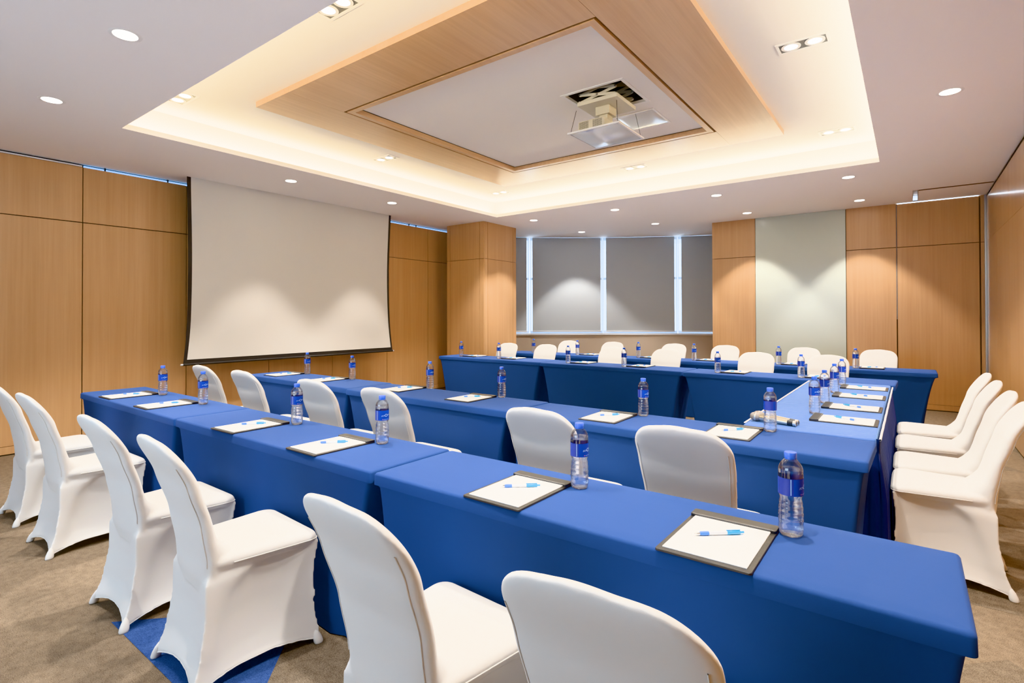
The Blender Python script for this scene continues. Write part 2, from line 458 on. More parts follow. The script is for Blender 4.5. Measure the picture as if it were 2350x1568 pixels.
# ---- window bay
arc = [(-7.12, 8.05), (-6.315, 9.10), (-5.11, 10.03), (-3.80, 10.80), (-2.70, 11.25)]
def offs(p, q, d):
    v = Vector((q[0] - p[0], q[1] - p[1])).normalized(); return Vector((-v.y, v.x)) * d
SZ = 1.0
bm = bmesh.new()
for i in range(4):
    p, q = arc[i], arc[i + 1]; n = offs(p, q, 1)
    pts = [(p[0] + n.x * o, p[1] + n.y * o) for o in (.0,)] + [(q[0] + n.x * 0, q[1] + n.y * 0)] + [(q[0] + n.x * .25, q[1] + n.y * .25), (p[0] + n.x * .25, p[1] + n.y * .25)]
    prism(bm, pts, 0, SZ - .035)
w = finish('wall_window', bm, M['beige']); struct(w)
bm = bmesh.new()
for i in range(4):
    p, q = arc[i], arc[i + 1]; n = offs(p, q, 1)
    prism(bm, [(p[0] - n.x * .025, p[1] - n.y * .025), (q[0] - n.x * .025, q[1] - n.y * .025), (q[0] + n.x * .25, q[1] + n.y * .25), (p[0] + n.x * .25, p[1] + n.y * .25)], SZ - .035, SZ)
struct(finish('windowsill', bm, M['rail']), 'white sill under the curved window')
for i in range(4):
    p, q = arc[i], arc[i + 1]; n = offs(p, q, 1); v = Vector((q[0] - p[0], q[1] - p[1])); Ls = v.length; v.normalize()
    we = empty('window_%d' % (i + 1), (p[0] + n.x * .14, p[1] + n.y * .14, SZ), math.atan2(v.y, v.x)); struct(we)
    bm = bmesh.new()
    H = CZ - SZ
    for (x0, x1, z0, z1) in ((.0, Ls, 0, .05), (0, Ls, H - .05, H), (0, .012, .05, H - .05), (Ls - .012, Ls, .05, H - .05), (.012, Ls - .012, 1.12, 1.165)):
        box(bm, x0, x1, -.03, .03, z0, z1)
    finish('window_frame', bm, M['rail'], we)
    bm = bmesh.new(); box(bm, .03, Ls - .03, -.004, .004, .05, H - .05); finish('pane', bm, M['pane'], we)
# roller blinds
bl_lab = ['grey roller blind at the far left of the bay window, mostly behind the column', 'wide grey roller blind left of centre in the bay window, with a pool of light',
          'wide grey roller blind right of centre in the bay window', 'grey roller blind at the right end of the bay window, beside the wooden wall']
ends = [((-7.0, 8.20), (-6.365, 9.035)), ((-6.285, 9.125), (-5.155, 9.995)), ((-5.065, 10.057), (-3.865, 10.762)), ((-3.745, 10.823), (-2.80, 11.21))]
for i, (p, q) in enumerate(ends):
    v = Vector((q[0] - p[0], q[1] - p[1])); Ls = v.length
    be = empty('roller_blind', (p[0], p[1], SZ), math.atan2(v.y, v.x)); tag(be, bl_lab[i], 'blind', 'grey roller blinds')
    bm = bmesh.new(); box(bm, 0, Ls, .0, .003, .055, CZ - SZ - .03); finish('blind_fabric', bm, M['blind'], be)
    bm = bmesh.new(); box(bm, 0, Ls, -.010, .012, .025, .055, bevel=.004); finish('bottom_rail', bm, M['rail'], be, True, 40)
    bm = bmesh.new(); rod(bm, (0, .02, CZ - SZ - .028), (Ls, .02, CZ - SZ - .028), .022, n=16); finish('roller_tube', bm, M['blind'], be, True, 40)
    if i in (1, 2):
        bm = bmesh.new()
        rod(bm, (Ls + .012, -.01, .5), (Ls + .012, -.01, CZ - SZ - .03), .002, n=6); rod(bm, (Ls + .026, -.01, .5), (Ls + .026, -.01, CZ - SZ - .03), .002, n=6)
        rod(bm, (Ls + .012, -.01, .5), (Ls + .026, -.01, .5), .002, n=6)
        finish('pull_chain', bm, M['rail'], be)

# unseen wall behind the camera, its opening sized to balance the light let in
bm = bmesh.new()
box(bm, X0, -4.2, NY - .1, NY, 0, CZ); box(bm, -1.4, X1, NY - .1, NY, 0, CZ); box(bm, -4.2, -1.4, NY - .1, NY, 0, .9); box(bm, -4.2, -1.4, NY - .1, NY, 2.6, CZ)
struct(finish('wall_near', bm, M['beige']))

# ------------------------------------------------------------------ projection screen
ps = empty('projection_screen', (-6.75, 4.22, 3.0)); tag(ps, 'large white pull-down projection screen with black border in front of the left wall', 'projection screen')
def scr_sheet(name, mat, y_in, z0, z1, xoff, side):
    bm = bmesh.new(); nz, ny = 24, 20
    vs = []
    for k in range(nz + 1):
        t = k / nz; zz = z1 + (z0 - z1) * t            # top -> bottom, local z from 3.0
        narrow = .024 * math.sin(PI * min(1, t * 1.05)) ** 1.3 - .035 * max(0, (t - .75) / .25) ** 2
        row = []
        for j in range(ny + 1):
            s = -1 + 2 * j / ny
            hw = 1.525 - narrow - y_in
            xb = -.02 * (abs(s) ** 3) * math.sin(PI * t) + xoff
            row.append(bm.verts.new((xb, s * hw, zz - 3.0)))
        vs.append(row)
    for k in range(nz):
        for j in range(ny):
            bm.faces.new([vs[k][j], vs[k + 1][j], vs[k + 1][j + 1], vs[k][j + 1]])
    return finish(name, bm, mat, ps, True)
scr_sheet('black_border', M['black'], 0, .80, 3.0, 0, 0)
scr_sheet('screen_fabric', M['screen'], .042, .858, 3.0, .004, 0)
bm = bmesh.new(); rod(bm, (0, -1.56, -2.20), (0, 1.56, -2.20), .014, n=12)
finish('bottom_bar', bm, M['black'], ps, True, 40)
for q in ((-1.585, -1.56), (1.56, 1.585)):
    bm = bmesh.new(); rod(bm, (0, q[0], -2.20), (0, q[1], -2.20), .010, n=12)
    finish('bar_end', bm, M['rail'], ps, True, 40)

# ------------------------------------------------------------------ lamps
def spot(parent, power, size, blend, col, rad=.035, loc=(0, 0, -.02)):
    l = bpy.data.lights.new('lamp_light', 'SPOT'); l.energy = power; l.spot_size = math.radians(size); l.spot_blend = blend; l.color = col
    l.shadow_soft_size = rad
    o = bpy.data.objects.new('lamp_light', l); C.objects.link(o); o.parent = parent; o.location = loc
dl = empty('downlight'); dl['category'] = 'downlight'
bm = bmesh.new()
lathe(bm, [(.062, -.001), (.080, -.001), (.083, .0), (.083, .006), (.062, .006)], 40, cap0=False, cap1=False)
finish('trim_ring', bm, M['fixture'], dl, True, 35)
bm = bmesh.new(); lathe(bm, [(.064, -.0005), (.064, .005)], 32)
finish('lens', bm, M['lens'], dl)
spot(dl, 86, 84, .35, (1., .93, .84))
S = Stamp(dl)
LDS = [(-3.65, 1.125, 'round downlight in the ceiling, nearest the camera on the left'), (-5.19, 1.13, 'round downlight in the lower ceiling nearest the left edge of the photo'),
       (-5.99, 3.55, 'round downlight above the left half of the projection screen'), (-5.99, 5.12, 'round downlight above the right half of the projection screen'),
       (-5.15, 7.52, 'round downlight just right of the wooden column top'), (-5.12, 9.13, 'round downlight close above the left wide window blind'),
       (-3.64, 7.54, 'round downlight between ceiling tray and bay window, above blind gap'), (-3.62, 9.12, 'round downlight above the right wide window blind'),
       (-2.10, 7.48, 'round downlight between ceiling tray and the narrow wooden panel'), (-2.07, 9.06, 'round downlight close above the narrow wooden panel left of the glass'),
       (-.57, 7.45, 'round downlight between the tray corner and the glass panel'), (-.56, 9.05, 'round downlight close above the wooden panel right of the glass'),
       (.25, 5.05, 'round downlight in the ceiling strip at far right of the tray'),
       (.25, 2.4, 'round downlight above the right end of the front tables, outside the picture'), (-2.1, 1.13, 'round downlight above the near chairs, outside the picture'), (-.57, 1.13, 'round downlight above the camera side, outside the picture')]
for x, y, lab in LDS:
    o_ = S((x, y, CZ), 0, lab, 'round ceiling downlights')
    if x < -5.9:
        for c_ in o_.children:
            if c_.type == 'LIGHT': c_.data = c_.data.copy(); c_.data.spot_size = math.radians(68); c_.data.spot_blend = .45; c_.data.energy = 80

tw = empty('twin_spotlight'); tw['category'] = 'spotlight'
bm = bmesh.new()
hx, hy = .165, .085
for (x0, x1, y0, y1) in ((-hx, hx, -hy, -hy + .018), (-hx, hx, hy - .018, hy), (-hx, -hx + .018, -hy + .018, hy - .018), (hx - .018, hx, -hy + .018, hy - .018)):
    box(bm, x0, x1, y0, y1, -.006, .012)
finish('frame', bm, M['fixture'], tw)
bm = bmesh.new(); box(bm, -hx + .018, hx - .018, -hy + .018, hy - .018, -.0012, -.0004); finish('housing', bm, plain('lamp housing grey', (.10, .10, .10), .5), tw)
for sx in (-.075, .075):
    bm = bmesh.new(); lathe(bm, [(.044, -.005), (.063, -.005), (.063, -.0012), (.044, -.0012)], 28, cap0=False, cap1=False)
    for v in bm.verts: v.co.x += sx
    hd = finish('lamp_head', bm, M['fixture'], tw, True, 40)
    bm = bmesh.new(); lathe(bm, [(.045, -.0035), (.045, -.0012)], 28)
    for v in bm.verts: v.co.x += sx
    finish('lens', bm, M['lens2'], hd)
spot(tw, 165, 88, .5, (1., .95, .89), .06, (0, 0, -.03))
S = Stamp(tw)
for x, y, lab in [(-2.83, 1.97, 'twin recessed spotlight at the top edge of the picture'), (-5.10, 1.99, 'twin recessed spotlight near the left corner of the ceiling tray'),
                  (-5.10, 4.25, 'twin recessed spotlight in the tray above the projection screen'), (-5.09, 6.50, 'twin recessed spotlight at the far corner of the tray, toward the column'),
                  (-2.83, 6.46, 'twin recessed spotlight midway along the far side of the tray, behind the projector'), (-.59, 6.45, 'twin recessed spotlight near the right corner of the tray'),
                  (-.59, 4.23, 'twin recessed spotlight in the tray near the top right of the picture'), (-.59, 1.98, 'twin recessed spotlight of the tray outside the picture')]:
    S((x, y, UZ), 0, lab, 'twin spotlights in the ceiling tray')

# ------------------------------------------------------------------ projector and lift
pj = empty('projector_lift', (-2.13, 4.25, UZ)); tag(pj, 'scissor lift with cream arms coming out of a dark ceiling hatch', 'projector lift')
bm = bmesh.new()
w_, hole = .03, (HX0 + 2.13, HX1 + 2.13, HY0 - 4.25, HY1 - 4.25)
x0, x1, y0, y1 = hole
for q in ((x0 - w_, x1 + w_, y0 - w_, y0), (x0 - w_, x1 + w_, y1, y1 + w_), (x0 - w_, x0, y0, y1), (x1, x1 + w_, y0, y1)): box(bm, *q, -.005, .0)
finish('hatch_frame', bm, M['fixture'], pj)
for sy in (-.17, .17):
    bm = bmesh.new()
    zt, zb, nseg = .20, -.055, 4
    h = (zt - zb) / nseg
    for k in range(nseg):
        for s in (-1, 1):
            xa, xb = -.17 * s, .17 * s
            za, zc = zb + k * h, zb + (k + 1) * h
            dx, dz = xb - xa, zc - za; L_ = math.hypot(dx, dz); nx, nz = -dz / L_ * .012, dx / L_ * .012
            yy = sy + (.006 if s > 0 else -.006)
            vs = [(xa + nx, yy, za + nz), (xa - nx, yy, za - nz), (xb - nx, yy, zc - nz), (xb + nx, yy, zc + nz)]
            f0 = [bm.verts.new((p[0], p[1] - .002, p[2])) for p in vs]; f1 = [bm.verts.new((p[0], p[1] + .002, p[2])) for p in vs]
            bm.faces.new(f0); bm.faces.new(f1[::-1])
            for i in range(4): bm.faces.new([f0[i], f0[(i + 1) % 4], f1[(i + 1) % 4], f1[i]][::-1])
    sc = finish('scissor_arm', bm, M['cream'], pj)
    for (bx0, bz0) in [(sx, zb + k * h) for k in range(nseg + 1) for sx in (-.17, .17)] + [(0, zb + (k + .5) * h) for k in range(nseg)]:
        bm = bmesh.new(); rod(bm, (bx0, sy - .012, bz0), (bx0, sy + .012, bz0), .009, n=10); finish('pivot_bolt', bm, M['steel'], sc)
bm = bmesh.new(); box(bm, -.19, .19, -.185, .20, -.088, -.055, bevel=.003)
finish('carriage_plate', bm, M['cream'], pj)
bm = bmesh.new(); box(bm, -.07, .06, -.07, .07, -.16, -.088); box(bm, -.045, .035, -.05, .05, -.214, -.16)
finish('mount_bracket', bm, M['cream'], pj)
pr = empty('projector', (-2.20, 4.21, 2.978)); tag(pr, 'cream box projector with vent grille hanging from the ceiling lift', 'projector')
bm = bmesh.new(); box(bm, -.125, .13, -.12, .15, .0, .086, bevel=.010, seg=3); finish('projector_body', bm, M['cream'], pr, True, 40)
for gx0 in (-.110, .020):
    bm = bmesh.new()
    for i in range(9):
        for j in range(8): box(bm, gx0 + i * .010, gx0 + i * .010 + .006, -.1215, -.1195, .010 + j * .0085, .010 + j * .0085 + .0045)
    finish('vent_grille', bm, M['dark'], pr)
bm = bmesh.new(); rod(bm, (.126, .03, .036), (.135, .03, .036), .022, n=20); finish('lens', bm, M['dark'], pr, True, 40)
bm = bmesh.new()
for i in range(4): box(bm, .1235, .1265, -.09 + i * .025, -.075 + i * .025, .012, .024)
finish('port', bm, M['dark'], pr)
hp = empty('hatch_cover', (-2.15, 4.285, 2.955)); tag(hp, 'glossy white square hatch cover hanging on thin wires under the projector', 'hatch cover')
bm = bmesh.new(); n = 20; g_ = []
for i in range(n + 1):
    row = []
    for j in range(n + 1):
        u, v = -1 + 2 * i / n, -1 + 2 * j / n
        zz = -.012 * math.exp(-((u + .25) ** 2) * 7) * (1 - v * v) ** .5 - .010 * math.exp(-((v - .35) ** 2) * 10) * (1 - u * u) ** .5
        row.append(bm.verts.new((u * .232, v * .246, zz)))
    g_.append(row)
for i in range(n):
    for j in range(n): bm.faces.new([g_[i][j], g_[i][j + 1], g_[i + 1][j + 1], g_[i + 1][j]])
finish('cover_sheet', bm, M['mirror'], hp, True)
bm = bmesh.new()
for q in ((-.246, .246, -.260, -.244), (-.246, .246, .244, .260), (-.246, -.230, -.244, .244), (.230, .246, -.244, .244)): box(bm, *q, -.003, .010)
finish('cover_frame', bm, M['fixture'], hp)
for (sx, sy) in ((-.225, -.24), (.225, -.24), (.225, .24), (-.225, .24)):
    bm = bmesh.new(); rod(bm, (sx, sy, .005), (sx * .86, sy * .8, .215), .0022, n=6); finish('wire', bm, M['dark'], hp)
ap = empty('access_panel', (-2.085, 4.93, UZ)); tag(ap, 'shiny white square ceiling access panel beside the projector hatch', 'access panel')
bm = bmesh.new(); g_ = []
for i in range(n + 1):
    row = []
    for j in range(n + 1):
        u, v = -1 + 2 * i / n, -1 + 2 * j / n
        row.append(bm.verts.new((u * .185, v * .205, -.004 - .010 * (1 - u * u) ** .5 * (1 - v * v) ** .5 * (1 + .4 * math.sin(3 * u + 2 * v)))))
    g_.append(row)
for i in range(n):
    for j in range(n): bm.faces.new([g_[i][j], g_[i][j + 1], g_[i + 1][j + 1], g_[i + 1][j]])
finish('panel_sheet', bm, M['mirror'], ap, True)
bm = bmesh.new()
for q in ((-.205, .205, -.225, -.205), (-.205, .205, .205, .225), (-.205, -.185, -.205, .205), (.185, .205, -.205, .205)): box(bm, *q, -.006, -.0005)
finish('panel_frame', bm, M['fixture'], ap)

# ------------------------------------------------------------------ table cloths
TZ = .75
def rr_ring(hx, hy, r, z, n=7, m=14, fx=None):
    """rounded rectangle ring with subdivided sides"""
    pts = []
    cs = [(hx - r, -hy + r, -PI / 2), (hx - r, hy - r, 0), (-hx + r, hy - r, PI / 2), (-hx + r, -hy + r, PI)]
    for c in range(4):
        cx_, cy_, a0 = cs[c]
        for i in range(n + 1):
            a = a0 + (PI / 2) * i / n
            pts.append((cx_ + r * math.cos(a), cy_ + r * math.sin(a)))
        nx_, ny_, na = cs[(c + 1) % 4]
        ex, ey = nx_ + r * math.cos(na), ny_ + r * math.sin(na); sx, sy = pts[-1]
        for i in range(1, m): pts.append((sx + (ex - sx) * i / m, sy + (ey - sy) * i / m))
    return [(p[0], p[1], z) for p in pts]

def tablecloth(L, D, seed, pinch=.165, band=.045, mat='cloth', tuck=.02, zbot=.006):
    rnd = random.Random(seed); ph = [rnd.uniform(0, 6.28) for _ in range(8)]
    hx, hy = L / 2, D / 2
    rings = []
    z = TZ
    for (ins, dz, r) in ((.06, 0, .02), (.012, 0, .012), (.004, -.0025, .013), (0, -.009, .014)):
        rings.append(rr_ring(hx - ins, hy - ins, r, z + dz))
    rings.append(rr_ring(hx + .001, hy + .001, .015, z - band))
    rings.append(rr_ring(hx - .008, hy - .008, .015, z - band - .002))
    zs = [z - band - .012] + [z - band - .012 - (z - band - .03) * k / 16 for k in range(1, 17)]
    zs[-1] = .006
    if zbot > .1: zs = [z - band - .012 - (z - band - .012 - zbot) * k / 8 for k in range(9)]
    for k, zz in enumerate(zs):
        t = (z - zz) / z
        base = rr_ring(hx - .008, hy - .008, .02, zz)
        out = []
        for (x, y, q) in base:
            ex = max(0., (abs(x) - (hx - .38)) / .38)       # 0 in the middle .. 1 at the end
            ey = min(1., abs(y) / hy)
            pull = pinch * (max(0, t - .03) ** .70) * ex ** 1.4
            if abs(x) > hx - .03:                           # end curtain hangs in folds
                pull = pinch * (max(0, t - .03) ** .70) * (.92 + .10 * math.cos(ey * 9 + ph[0]) * t)
            xx = x - math.copysign(pull, x)
            f = t * (.006 * math.sin(x * 5.1 + ph[1]) + .004 * math.sin(x * 11.3 + ph[2] + 3 * t)) * (1 - ex * .5)
            fold = .030 * t * math.exp(-((ex - .62) / .17) ** 2)
            yy = y - math.copysign(tuck * t + f * 0 + fold - abs(f) * .9 * 0, y) + f * (1 if abs(y) > hy - .03 else .0)
            out.append((xx, yy, zz))
        rings.append(out)
    bm = bmesh.new(); loft(bm, rings, cap0=True)
    bmesh.ops.recalc_face_normals(bm, faces=bm.faces)
    return finish('tablecloth', bm, M[mat], None, True, 50)

def place_cloth(x0, x1, yc, D, rot, seed, label, group, **k):
    o = tablecloth(x1 - x0, D, seed, **k)
    o.location = ((x0 + x1) / 2, yc, 0); o.rotation_euler = (0, 0, rot)
    tag(o, label, 'tablecloth', group); return o
R = math.radians
G1 = 'royal blue tablecloths'
# nearest row
place_cloth(-1.672, .100, 1.555, .44, 0, 1, 'royal blue cloth on the table nearest the camera, running to the lower right corner', G1, pinch=.085)
place_cloth(-3.505, -1.685, 1.562, .45, R(-.2), 2, 'royal blue cloth on the middle table of the nearest row', G1)
place_cloth(-5.345, -3.515, 1.575, .46, R(-.4), 3, 'royal blue cloth on the leftmost table of the nearest row', G1)
# second row
place_cloth(-2.035, -.135, 2.895, .47, R(-1.2), 4, 'royal blue cloth on the second-row table joining the velvet-skirted side table', G1, pinch=.085)
place_cloth(-3.78, -2.047, 2.955, .47, R(-1.0), 5, 'royal blue cloth on the middle table of the second row', G1)
place_cloth(-5.60, -3.79, 3.02, .47, R(-1.0), 6, 'royal blue cloth on leftmost second-row table, below the projection screen', G1)
# third row
place_cloth(-1.965, -.095, 5.93, .48, R(-1.6), 7, 'dark blue cloth on the third-row table at the far end of the side table', G1)
place_cloth(-3.86, -1.98, 6.005, .48, R(-1.6), 8, 'dark blue cloth on the middle table of the third row', G1)
place_cloth(-5.79, -3.875, 6.085, .48, R(-1.6), 9, 'blue cloth on the third-row table in front of the wooden column', G1)
# last row
place_cloth(-1.66, .235, 7.33, .48, 0, 10, 'dark blue cloth on the last-row table at right, in front of the glass panel', G1)
place_cloth(-3.57, -1.675, 7.345, .48, 0, 11, 'dark blue cloth on the middle table of the last row', G1)
place_cloth(-5.48, -3.585, 7.37, .48, 0, 12, 'dark blue cloth on the last-row table at left, in front of the bay window', G1)
# side table joining second and third rows
SX0, SX1, SY0, SY1 = -.75, -.135, 3.155, 5.655
o = tablecloth(SX1 - SX0, SY1 - SY0, 20, pinch=.01, band=.03, mat='satin', tuck=.01, zbot=.62)
o.location = ((SX0 + SX1) / 2, (SY0 + SY1) / 2, 0)
tag(o, 'wrinkled light blue satin cloth on the side table with two microphones', 'tablecloth')
bm = bmesh.new(); box(bm, SX0 - .006, SX0 + .004, SY0 + .05, SY1 - .03, TZ - .001, TZ + .0025)
hemo = finish('hem_edge', bm, M['hem'], None); hemo.parent = o; hemo.matrix_parent_inverse = Matrix.Translation(o.location).inverted()

# pleated velvet skirt on the right side of the side table
bm = bmesh.new(); ny, nz = 560, 12; vs = []
for k in range(nz + 1):
    t = k / nz; zz = TZ - .004 - (TZ - .012) * t; row = []
    for j in range(ny + 1):
        s = j / ny * 3.0; amp = .001 + .015 * min(1, t * 2.5)
        off = .006 + .014 * t + amp * (1 + math.sin(s * 2 * PI * 18 + .9 * math.sin(s * 11) + .5 * t))
        if s < .55: x, y = SX1 - .55 + s + .02, SY0 + .03 - min(off, .03) * .7
        else: x, y = SX1 + off, SY0 + .01 + (s - .55)
        row.append(bm.verts.new((x, y, zz)))
    vs.append(row)
for k in range(nz):
    for j in range(ny): bm.faces.new([vs[k][j], vs[k + 1][j], vs[k + 1][j + 1], vs[k][j + 1]])
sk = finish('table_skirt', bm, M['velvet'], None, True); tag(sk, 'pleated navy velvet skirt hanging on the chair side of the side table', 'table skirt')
bm = bmesh.new(); pts = []
m = 60
for j in range(m):
    y0 = SY0 + .02 + (SY1 - SY0 - .14) * j / m; y1 = SY0 + .02 + (SY1 - SY0 - .14) * (j + 1) / m
    a0 = .0003 * math.sin(j * .9); a1 = .0003 * math.sin((j + 1) * .9)
    rod(bm, (SX1 + .016 + a0, y0, TZ - .006), (SX1 + .016 + a1, y1, TZ - .006), .0055, n=6, caps=False)
finish('hem_tape', bm, M['hem'], sk, True)

# ------------------------------------------------------------------ chair
def lerp(a, b, t): return a + (b - a) * t
def pl(pts, x):
    if x <= pts[0][0]: return pts[0][1]
    for i in range(len(pts) - 1):
        if x <= pts[i + 1][0]:
            t = (x - pts[i][0]) / (pts[i + 1][0] - pts[i][0]); t = t * t * (3 - 2 * t) * .35 + t * .65
            return lerp(pts[i][1], pts[i + 1][1], t)
    return pts[-1][1]
ch = empty('banquet_chair'); ch['category'] = 'chair'
# backrest
bm = bmesh.new(); ns, nt_ = 34, 40
front = [(.33, -.13), (.42, -.10), (.470, -.085), (.495, -.120), (.535, -.158), (.60, -.182), (.75, -.228), (.925, -.318)]
rear = [(.33, -.194), (.40, -.209), (.47, -.213), (.60, -.232), (.75, -.280), (.925, -.362)]
hwz = [(.33, .158), (.38, .170), (.42, .174), (.47, .180), (.60, .190), (.75, .199), (.925, .204)]
def back_pt(s, t, side):
    ztop = .925 - .105 * (1 - max(0., 1 - abs(s) ** 3.4) ** .5) - .008 * s * s + .0018 * math.cos(s * 9 + .6)
    zz = .33 + t * (ztop - .33)
    x = s * pl(hwz, zz)
    yf, yr = pl(front, zz), pl(rear, zz); ym = (yf + yr) / 2; h = abs(yf - yr) / 2
    if zz < .60:                                            # keep the padded fillet inboard of the side edges
        h2 = .026; fade = (1 - abs(s) ** 7)
        yf2 = lerp(ym + h2 if False else yr + .052, yf, fade); ym = (yf2 + yr) / 2; h = abs(yf2 - yr) / 2
    k = (1 - abs(s) ** 9) ** .5 * (1 - t ** 26) ** .5
    return (x, ym + side * h * k + .012 * (abs(s) ** 2) * 1.0, zz)
F, B = [], []
for j in range(nt_ + 1):
    t = math.sin(PI / 2 * j / nt_) if j / nt_ > 0 else 0
    t = j / nt_; t = 1 - (1 - t) ** 1.35
    rf, rb = [], []
    for i in range(ns + 1):
        s = math.sin(PI / 2 * (-1 + 2 * i / ns))
        edge = i in (0, ns) or j == nt_
        vf = bm.verts.new(back_pt(s, t, 1)); rf.append(vf)
        rb.append(vf if edge else bm.verts.new(back_pt(s, t, -1)))
    F.append(rf); B.append(rb)
for j in range(nt_):
    for i in range(ns):
        bm.faces.new([F[j][i], F[j + 1][i], F[j + 1][i + 1], F[j][i + 1]])
        q = [B[j][i], B[j][i + 1], B[j + 1][i + 1], B[j + 1][i]]
        if len(set(q)) == 4: bm.faces.new(q)
bm.faces.new([v for v in F[0]] + [v for v in B[0][::-1] if v not in F[0]])
bmesh.ops.recalc_face_normals(bm, faces=bm.faces)
shell = [finish('tmp', bm, M['white'])]
# seat cushion
def sup(hx0, hx1, y0, y1, z, r, n=8, m=6):
    """plan ring: front wider (hx1 at y1) and rear hx0 at y0"""
    pts = []
    for (x, y, hx, hy) in rr_ring4(1, 1, r, n, m):
        pass
    return pts
def plan(w_rear, w_front, y0, y1, z, r, n=6, m=8):
    yc, hy = (y0 + y1) / 2, (y1 - y0) / 2
    base = rr_ring(max(w_rear, w_front), hy, r, z, n, m)
    out = []
    for (x, y, q) in base:
        t = (y / hy + 1) / 2
        out.append((x * lerp(w_rear, w_front, t) / max(w_rear, w_front), yc + y, z))
    return out
bm = bmesh.new()
rings = [plan(.168, .212, -.195, .205, .418, .045), plan(.172, .219, -.197, .216, .432, .045), plan(.176, .224, -.198, .221, .441, .048),
         plan(.176, .223, -.198, .219, .453, .048), plan(.172, .216, -.195, .211, .464, .05), plan(.158, .195, -.18, .188, .472, .05), plan(.09, .11, -.11, .09, .476, .05), plan(.03, .04, -.05, .03, .477, .02)]
loft(bm, rings, cap0=True, cap1=True)
bmesh.ops.recalc_face_normals(bm, faces=bm.faces)
shell.append(finish('tmp', bm, M['white']))
rg = plan(.1775, .2255, -.196, .2225, .441, .048)
# skirt pulled down to the four feet
def vrear(c, u): return (1 - u) if c == 1 else u
def skirt_ring(t):
    """t 0 at seat .. 1 at hem"""
    ft = [(0, .216), (.25, .205), (.6, .208), (1, .228)]      # front edge y
    rt = [(0, -.176), (.06, -.190), (.15, -.204), (.45, -.208), (.75, -.228), (1, -.262)]
    wf = [(0, .219), (.3, .205), (.7, .202), (1, .212)]
    wr = [(0, .160), (.06, .166), (.15, .174), (.2, .175), (.5, .178), (.8, .190), (1, .206)]
    yf, yr, xf, xr = pl(ft, t), pl(rt, t), pl(wf, t), pl(wr, t)
    cor = [(xf, yr if False else yf), (-xf, yf), (-xr, yr), (xr, yr)]
    out = []; N = 30
    for c in range(4):
        a, b = Vector(cor[c]), Vector(cor[(c + 1) % 4])
        nrm = Vector((-(b - a).y, (b - a).x)).normalized()   # inward for this ordering
        length = (b - a).length
        for i in range(N):
            u = i / N
            uu = u
            bow = math.sin(PI * u) ** .8
            sag = (.004 + .030 * math.sin(PI * min(1, t * 1.0)) ** 1.0 * .6 + .030 * t * t) * bow
            if c == 2: sag *= .9                              # rear
            if c in (1, 3):                                   # sides: fabric strut running off the rear leg
                v = u if c == 3 else 1 - u                    # 0 at rear corner
                if c == 3: v = 1 - u if False else u
                v = (1 - u) if c == 3 else u
                v = v
                ur = .13 + .42 * math.exp(-t * 4.5)
                v = vrear(c, u)
                step = 1 / (1 + math.exp(-(v - ur) / .030))
                sag = .35 * sag + .026 * step * math.sin(PI * min(1, v)) ** .5 * math.sin(PI * min(1, .06 + t * .94)) ** .5 + .35 * sag * (1 - step) * 0 + .012 * t * bow
            p = a.lerp(b, uu) + nrm * sag
            lift = (.040 if c in (1, 3) else .042) * math.sin(PI * u) ** .75
            out.append((p.x, p.y, t, lift))
    return out
bm = bmesh.new(); rings = []; NT = 22
for k in range(NT + 1):
    t = k / NT
    r = []
    for (x, y, tt, lift) in skirt_ring(t):
        zt, zb = .436, .012 + lift
        r.append((x, y, lerp(zt, zb, t)))
    rings.append(r)
loft(bm, rings)
vrings = bm.verts[:]
bm.verts.ensure_lookup_table()
nn = len(rings[0]); lastv = bm.verts[-nn:]; topv = bm.verts[:nn]
inner = [bm.verts.new((v.co.x * .90, v.co.y * .90, v.co.z + .003)) for v in lastv]
inner2 = [bm.verts.new((v.co.x * .55, v.co.y * .55, .10)) for v in lastv]
for A_, B_ in ((lastv, inner), (inner, inner2)):
    for i in range(nn): bm.faces.new([A_[i], A_[(i + 1) % nn], B_[(i + 1) % nn], B_[i]])
bm.faces.new(inner2); bm.faces.new(topv[::-1])
bmesh.ops.recalc_face_normals(bm, faces=bm.faces)
shell.append(finish('tmp', bm, M['white']))
# fuse the three into one stretched cover, relax it, then cut it into its parts
from mathutils.bvhtree import BVHTree
jm = bmesh.new()
for o_ in shell: jm.from_mesh(o_.data)
for o_ in shell:
    me_ = o_.data; bpy.data.objects.remove(o_); bpy.data.meshes.remove(me_)
jo = finish('tmp', jm, M['white'])
md = jo.modifiers.new('r', 'REMESH'); md.mode = 'VOXEL'; md.voxel_size = .0048
md = jo.modifiers.new('s', 'SMOOTH'); md.factor = .5; md.iterations = 14
bpy.context.view_layer.update()
ev = bpy.data.meshes.new_from_object(jo.evaluated_get(bpy.context.evaluated_depsgraph_get()))
jme = jo.data; bpy.data.objects.remove(jo); bpy.data.meshes.remove(jme)
full = bmesh.new(); full.from_mesh(ev); full.normal_update(); bpy.data.meshes.remove(ev)
bmesh.ops.recalc_face_normals(full, faces=full.faces)
full.verts.ensure_lookup_table(); full.normal_update()
bvh = BVHTree.FromBMesh(full)
nor = [v.normal.copy() for v in full.verts]
def region(f_):
    c = f_.calc_center_median()
    line = -.15 - max(0, (c.z - .474)) * .0
    if c.z > .436 and c.y > -.145 and c.z < .50: return 1
    if c.z > .500 or (c.y < -.145 and c.z > .425 + 0 * line): return 0
    return 2
reg = [region(f_) for f_ in full.faces]
parts = []
